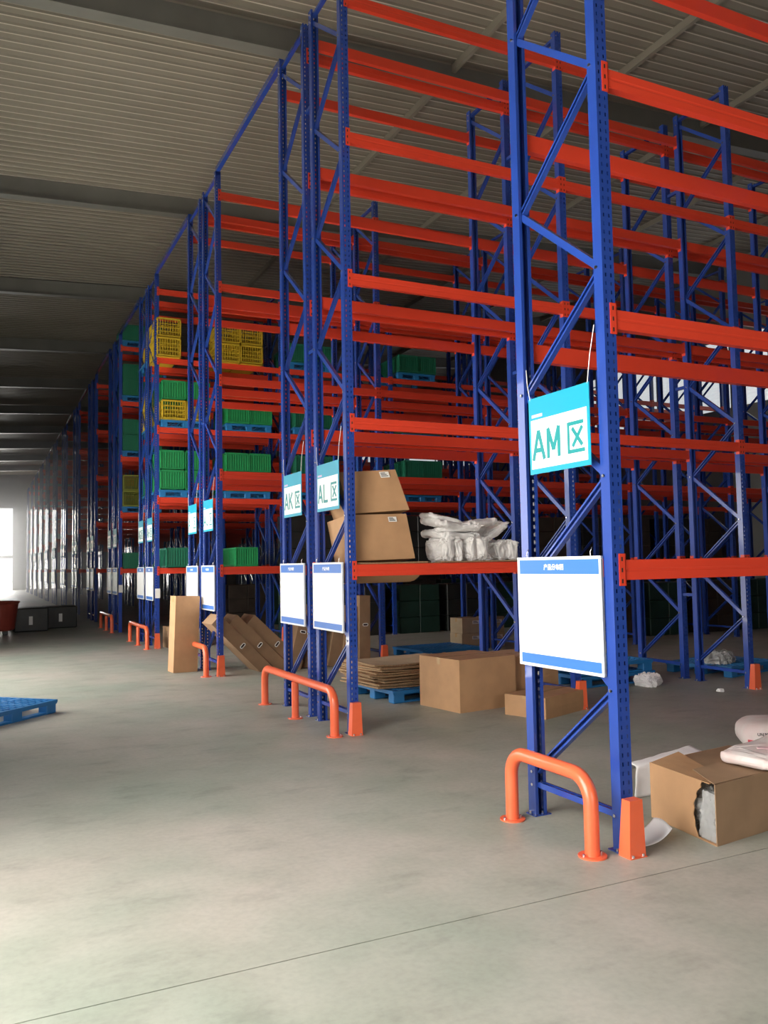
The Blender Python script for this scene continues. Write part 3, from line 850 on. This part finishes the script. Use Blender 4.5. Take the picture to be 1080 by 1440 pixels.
# left face with a ragged torn edge near the front corner
mb = MB(); NR = 16; rr = random.Random(5)
for j in range(NR):
    def edge(q):
        return L_.lerp(F, .74 - .08 * math.sin(q * 3.1) + .10 * q * q + .012 * math.sin(q * 31) + .008 * math.sin(q * 67))
    q0, q1 = j / NR, (j + 1) / NR
    mb.add([L_ + Z * q0, edge(q0) + Z * q0, edge(q1) + Z * q1, L_ + Z * q1], [(0, 1, 2, 3)])
obj('torn_side', mb.mesh('torn_side', ['carton'], solid=.005), t)
quad('side', (F, Rr, Rr + Z, F + Z), t, 4, 3, -.005, 'carton_dark')
quad('side', (Rr, Bk, Bk + Z, Rr + Z), t); quad('side', (Bk, L_, L_ + Z, Bk + Z), t); quad('bottom', (F, Rr, Bk, L_), t, th=-.005)
up1 = Vector((0, 0, .012))
quad('flap', (L_ + Z, L_.lerp(F, .93) + Z, L_.lerp(F, .93).lerp(Rr, .30) + Z + Vector((-.02, .06, -.02)), L_.lerp(Bk, .34) + Z + Vector((0, 0, .03))), t, 4, 3, .005, 'carton')
quad('flap', (F + Z + Vector((.02, .02, 0)), Rr + Z, Rr.lerp(Bk, .52) + Z + up1, F.lerp(L_, .50) + Vector((.10, 0, 0)) + Z + up1), t, 4, 3, .005, 'carton_dark')
quad('flap', (Bk + Z, L_ + Vector((.12, 0, 0)) + Z, L_.lerp(F, .48) + Vector((.14, 0, 0)) + Z - up1 * .3, Bk.lerp(Rr, .48) + Z - up1 * .3), t, 4, 3, .005, 'carton_dark')
o = obj('wrap_filling', bag_mesh('wrap_filling', .085, .075, .115, 4.4, .32, 'wrap', freq=9.), t, (.165, .19, .14), (0, 0, R(8)))
wf = MB().grid(lambda u, v: (.018 + .020 * u + .022 * math.sin(u * 3.1) * math.sin(v * 3) + .016 * abs(noise.noise(Vector((u * 6, v * 8, 1)))), .008 + .155 * u * (1 - .25 * v) + .012 * noise.noise(Vector((u * 7, v * 7, 3))), .006 + .27 * v), 18, 24)
obj('clear_wrap', wf.mesh('clear_wrap', ['film'], solid=.0015), t, (0, 0, 0))

# ------------------------------------------------------------------ loose paper and scrap
def paper(nm, label, fn, loc, rz, mk='paper', cat='paper', nu=16, nv=10):
    mb = MB().grid(fn, nu, nv)
    return tag(obj(nm, mb.mesh(nm, [mk], solid=.0018), None, loc, (0, 0, rz)), label, cat, 'loose white paper')


def big_paper(u, v):
    h = .20 + .07 * u; q = v * 1.9
    if q < 1: y, z = .05 * math.sin(u * 2.5) + .02 * q, .004 + h * q
    else:
        k = (q - 1) / .9; y, z = .05 * math.sin(u * 2.5) + .02 + .30 * math.sin(k * 1.4), .004 + h - .10 * k * k * (1.2 - u)
    return (.50 * u + .05 * v, y + .012 * noise.noise(Vector((u * 4, v * 4, 0))), z + .01 * noise.noise(Vector((u * 5, v * 5, 4))))


paper('paper_sheet', 'large curled white paper standing behind the torn carton', big_paper, (.80, .78, 0), R(-20), nu=24, nv=24)
paper('paper_sheet', 'small curled white paper beside the orange post protector',
      lambda u, v: (.22 * u, .20 * v + .03 * u, .006 + .075 * (u ** 3) + .02 * math.sin(v * 3) * u), (.14, .02, 0), R(-14))
t = bag('plastic_scrap', 'crumpled white plastic scrap beside the blue pallet pair', (.15, .11, .055), (4.50, 4.58, .055), (0, 0, R(20)), 3.3, .9, 'paper', 'loose white scraps', 'scrap', False, 12.)
bag('plastic_scrap', 'tiny white scrap alone on the bare floor', (.035, .025, .015), (4.83, 3.73, .015), (0, 0, 0), 6.3, .6, 'paper', 'loose white scraps', 'scrap', False, 20.)
bag('plastic_scrap', 'crumpled pale wrap lying on the blue pallet behind the third AL post', (.20, .15, .06), (6.15, 4.95, .205), (0, 0, R(30)), 8.3, .9, 'wrap', 'loose white scraps', 'scrap', False, 12.)

# ------------------------------------------------------------------ crates on the loaded rows
def crate_mesh(nm, mk, lattice):
    L, W, H, th = .48, .56, .40, .018; mb = MB(); x, y = L / 2, W / 2
    mb.box((-x, -y, 0), (x, y, .015))
    for z0, z1 in ((H - .035, H), (0, .04)):
        mb.box((-x, -y, z0), (x, -y + th, z1)).box((-x, y - th, z0), (x, y, z1)).box((-x, -y, z0), (-x + th, y, z1)).box((x - th, -y, z0), (x, y, z1))
    ns = 9
    for i in range(ns + 1):
        p = -x + .009 + i * (L - .018) / ns; q = -y + .009 + i * (W - .018) / ns; wd = .014 if i in (0, ns) else (.006 if lattice else .008)
        for s in (-1, 1):
            yo = s * (y - .006); xo = s * (x - .006)
            mb.box((p - wd, min(yo, yo - s * .012), .03), (p + wd, max(yo, yo - s * .012), H - .02))
            mb.box((min(xo, xo - s * .012), q - wd, .03), (max(xo, xo - s * .012), q + wd, H - .02))
    if lattice:
        for zz in (.11, .19, .27):
            mb.box((-x, -y + .003, zz), (x, -y + .011, zz + .014)).box((-x, y - .011, zz), (x, y - .003, zz + .014))
            mb.box((-x + .003, -y, zz), (-x + .011, y, zz + .014)).box((x - .011, -y, zz), (x - .003, y, zz + .014))
    else:
        mb.box((-x + .016, -y + .016, .02), (x - .016, -y + .020, H - .02)).box((-x + .016, y - .02, .02), (x - .016, y - .016, H - .02))
        mb.box((-x + .016, -y + .016, .02), (-x + .02, y - .016, H - .02)).box((x - .02, -y + .016, .02), (x - .016, y - .016, H - .02))
    return mb.mesh(nm, [mk])


CR = {'yellow': crate_mesh('yellow_crate', 'crate_yellow', True), 'green': crate_mesh('green_crate', 'crate_green', False),
      'dark green': crate_mesh('dark_crate', 'crate_dark', False), 'olive': crate_mesh('olive_crate', 'crate_olive', True)}
LV = ['lowest', 'second', 'third', 'fourth', 'top']
PAIR = {5: 'third double row', 6: 'third double row rear', 7: 'fourth double row'}


def load(row, lev, x0, cols, tiers, palleted=True, rows=2, where='first'):
    """a pallet with crates on level lev (0-based) of a rack; tiers = colours from the bottom up; x0 = left edge"""
    y = ROWY[row]; z = LEV[lev] + .0585; wd = cols * .495
    st = '%s stack, %s level, %s' % (where, LV[lev], PAIR[row])
    if palleted:
        t = obj('plastic_pallet', PALLET, None, (x0 + wd / 2, y + .45, z))
        t.scale = (wd / 1.2 if cols > 1 else .5, 1., 1.)
        tag(t, 'blue pallet under the ' + st, 'pallet', 'pallets on the loaded shelves'); z += .147
    else:
        z += .001
    for k, colr in enumerate(tiers):
        for c in range(cols):
            for r_ in range(rows):
                o = obj('plastic_crate', CR[colr], None, (x0 + .247 + c * .495 + random.uniform(-.004, .004), y + .16 + r_ * .575, z + k * .402), (0, 0, R(random.uniform(-.8, .8))))
                pos = ('' if len(tiers) == 1 else 'upper ' if k else 'lower ') + ('front' if r_ == 0 else 'rear') + ('' if cols == 1 else ' left' if c == 0 else ' right')
                tag(o, '%s %s crate of the %s' % (pos, colr, st), 'crate', 'crates on the loaded shelves')


load(5, 3, .02, 1, ['yellow', 'yellow'], False); load(5, 3, 1.26, 2, ['yellow', 'yellow'], False, where='second')
load(5, 2, .12, 2, ['yellow', 'green']); load(5, 2, 1.46, 2, ['green'], True, where='second')
load(5, 1, .08, 2, ['green', 'green']); load(5, 1, 1.42, 2, ['green', 'green'], True, where='second')
load(5, 0, .20, 1, ['dark green'], False); load(5, 0, 1.62, 1, ['green'], False, where='second')
for bx in (1, 2):
    b_ = ['third', 'fourth'][bx - 1]
    load(5, 3, BAY * bx + .2, 2, ['dark green'], True, where=b_); load(5, 2, BAY * bx + .3, 2, ['dark green'], True, where=b_); load(5, 1, BAY * bx + .3, 2, ['dark green', 'dark green'], True, where=b_)
load(6, 3, .06, 1, ['yellow'], True); load(6, 2, .06, 2, ['yellow', 'yellow'], True); load(6, 1, .06, 2, ['dark green'], True)
load(7, 4, .08, 2, ['dark green'], True); load(7, 3, .08, 2, ['dark green', 'dark green']); load(7, 2, .08, 2, ['dark green', 'dark green'])
load(7, 1, .08, 2, ['olive', 'olive']); load(7, 0, .10, 2, ['dark green'], False)

# dark film-wrapped goods deep between the rows
WL = {}
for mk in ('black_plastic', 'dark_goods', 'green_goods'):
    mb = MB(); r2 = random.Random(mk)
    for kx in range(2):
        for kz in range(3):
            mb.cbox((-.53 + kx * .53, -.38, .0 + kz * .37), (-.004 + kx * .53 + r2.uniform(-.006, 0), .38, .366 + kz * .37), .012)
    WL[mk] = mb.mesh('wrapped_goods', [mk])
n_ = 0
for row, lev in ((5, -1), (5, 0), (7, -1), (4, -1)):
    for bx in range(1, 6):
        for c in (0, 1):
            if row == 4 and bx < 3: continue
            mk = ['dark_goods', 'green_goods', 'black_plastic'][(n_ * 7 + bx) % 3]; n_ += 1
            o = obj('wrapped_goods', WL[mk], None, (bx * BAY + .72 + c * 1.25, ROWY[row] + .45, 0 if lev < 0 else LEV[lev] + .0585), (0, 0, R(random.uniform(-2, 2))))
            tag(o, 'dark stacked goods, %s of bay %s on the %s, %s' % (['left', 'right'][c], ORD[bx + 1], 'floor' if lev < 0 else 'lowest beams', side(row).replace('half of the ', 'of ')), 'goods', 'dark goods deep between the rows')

# ------------------------------------------------------------------ dim things at the far left of the aisle
mb = MB()                                            # deep red tub with a rolled rim
prof = [(.0, .10), (.40, .10), (.44, .14), (.52, .76), (.56, .80), (.545, .83), (.50, .80), (.42, .16), (.0, .14)]
NS = 28
for i in range(len(prof) - 1):
    for k in range(NS):
        a0, a1 = 2 * math.pi * k / NS, 2 * math.pi * (k + 1) / NS; (r0, z0), (r1, z1) = prof[i], prof[i + 1]
        mb.add([(r0 * math.cos(a0), r0 * math.sin(a0), z0), (r0 * math.cos(a1), r0 * math.sin(a1), z0), (r1 * math.cos(a1), r1 * math.sin(a1), z1), (r1 * math.cos(a0), r1 * math.sin(a0), z1)], [(0, 1, 2, 3)], 0, True)
t = thing('red_tub', 'dull red plastic tub standing at the dark far left of the aisle', 'tub', (-2.78, 19.7, 0))
obj('tub_body', mb.mesh('tub_body', ['red_plastic']), t)
ft = MB()
for k in range(4):
    a = math.pi / 4 + k * math.pi / 2; obj('foot', MB().cbox((-.06, -.06, 0), (.06, .06, .11), .01).mesh('foot', ['black_plastic']), t, (.3 * math.cos(a), .3 * math.sin(a), 0))
for lb, x, y, h in (('dark wrapped load with a pale label beside the red tub', -1.95, 20.6, .62), ('dark wrapped load with a pale label near the far rack ends', -1.15, 21.5, .60)):
    t = thing('wrapped_load', lb, 'wrapped load', (x, y, 0), (0, 0, R(3)), 'dark wrapped loads')
    obj('wrapped_block', MB().cbox((-.42, -.42, .0), (.42, .42, h), .03).mesh('wrapped_block', ['black_plastic']), t)
    obj('paper_label', MB().box((-.06, -.425, .18), (.03, -.42, .40)).mesh('paper_label', ['label']), t)
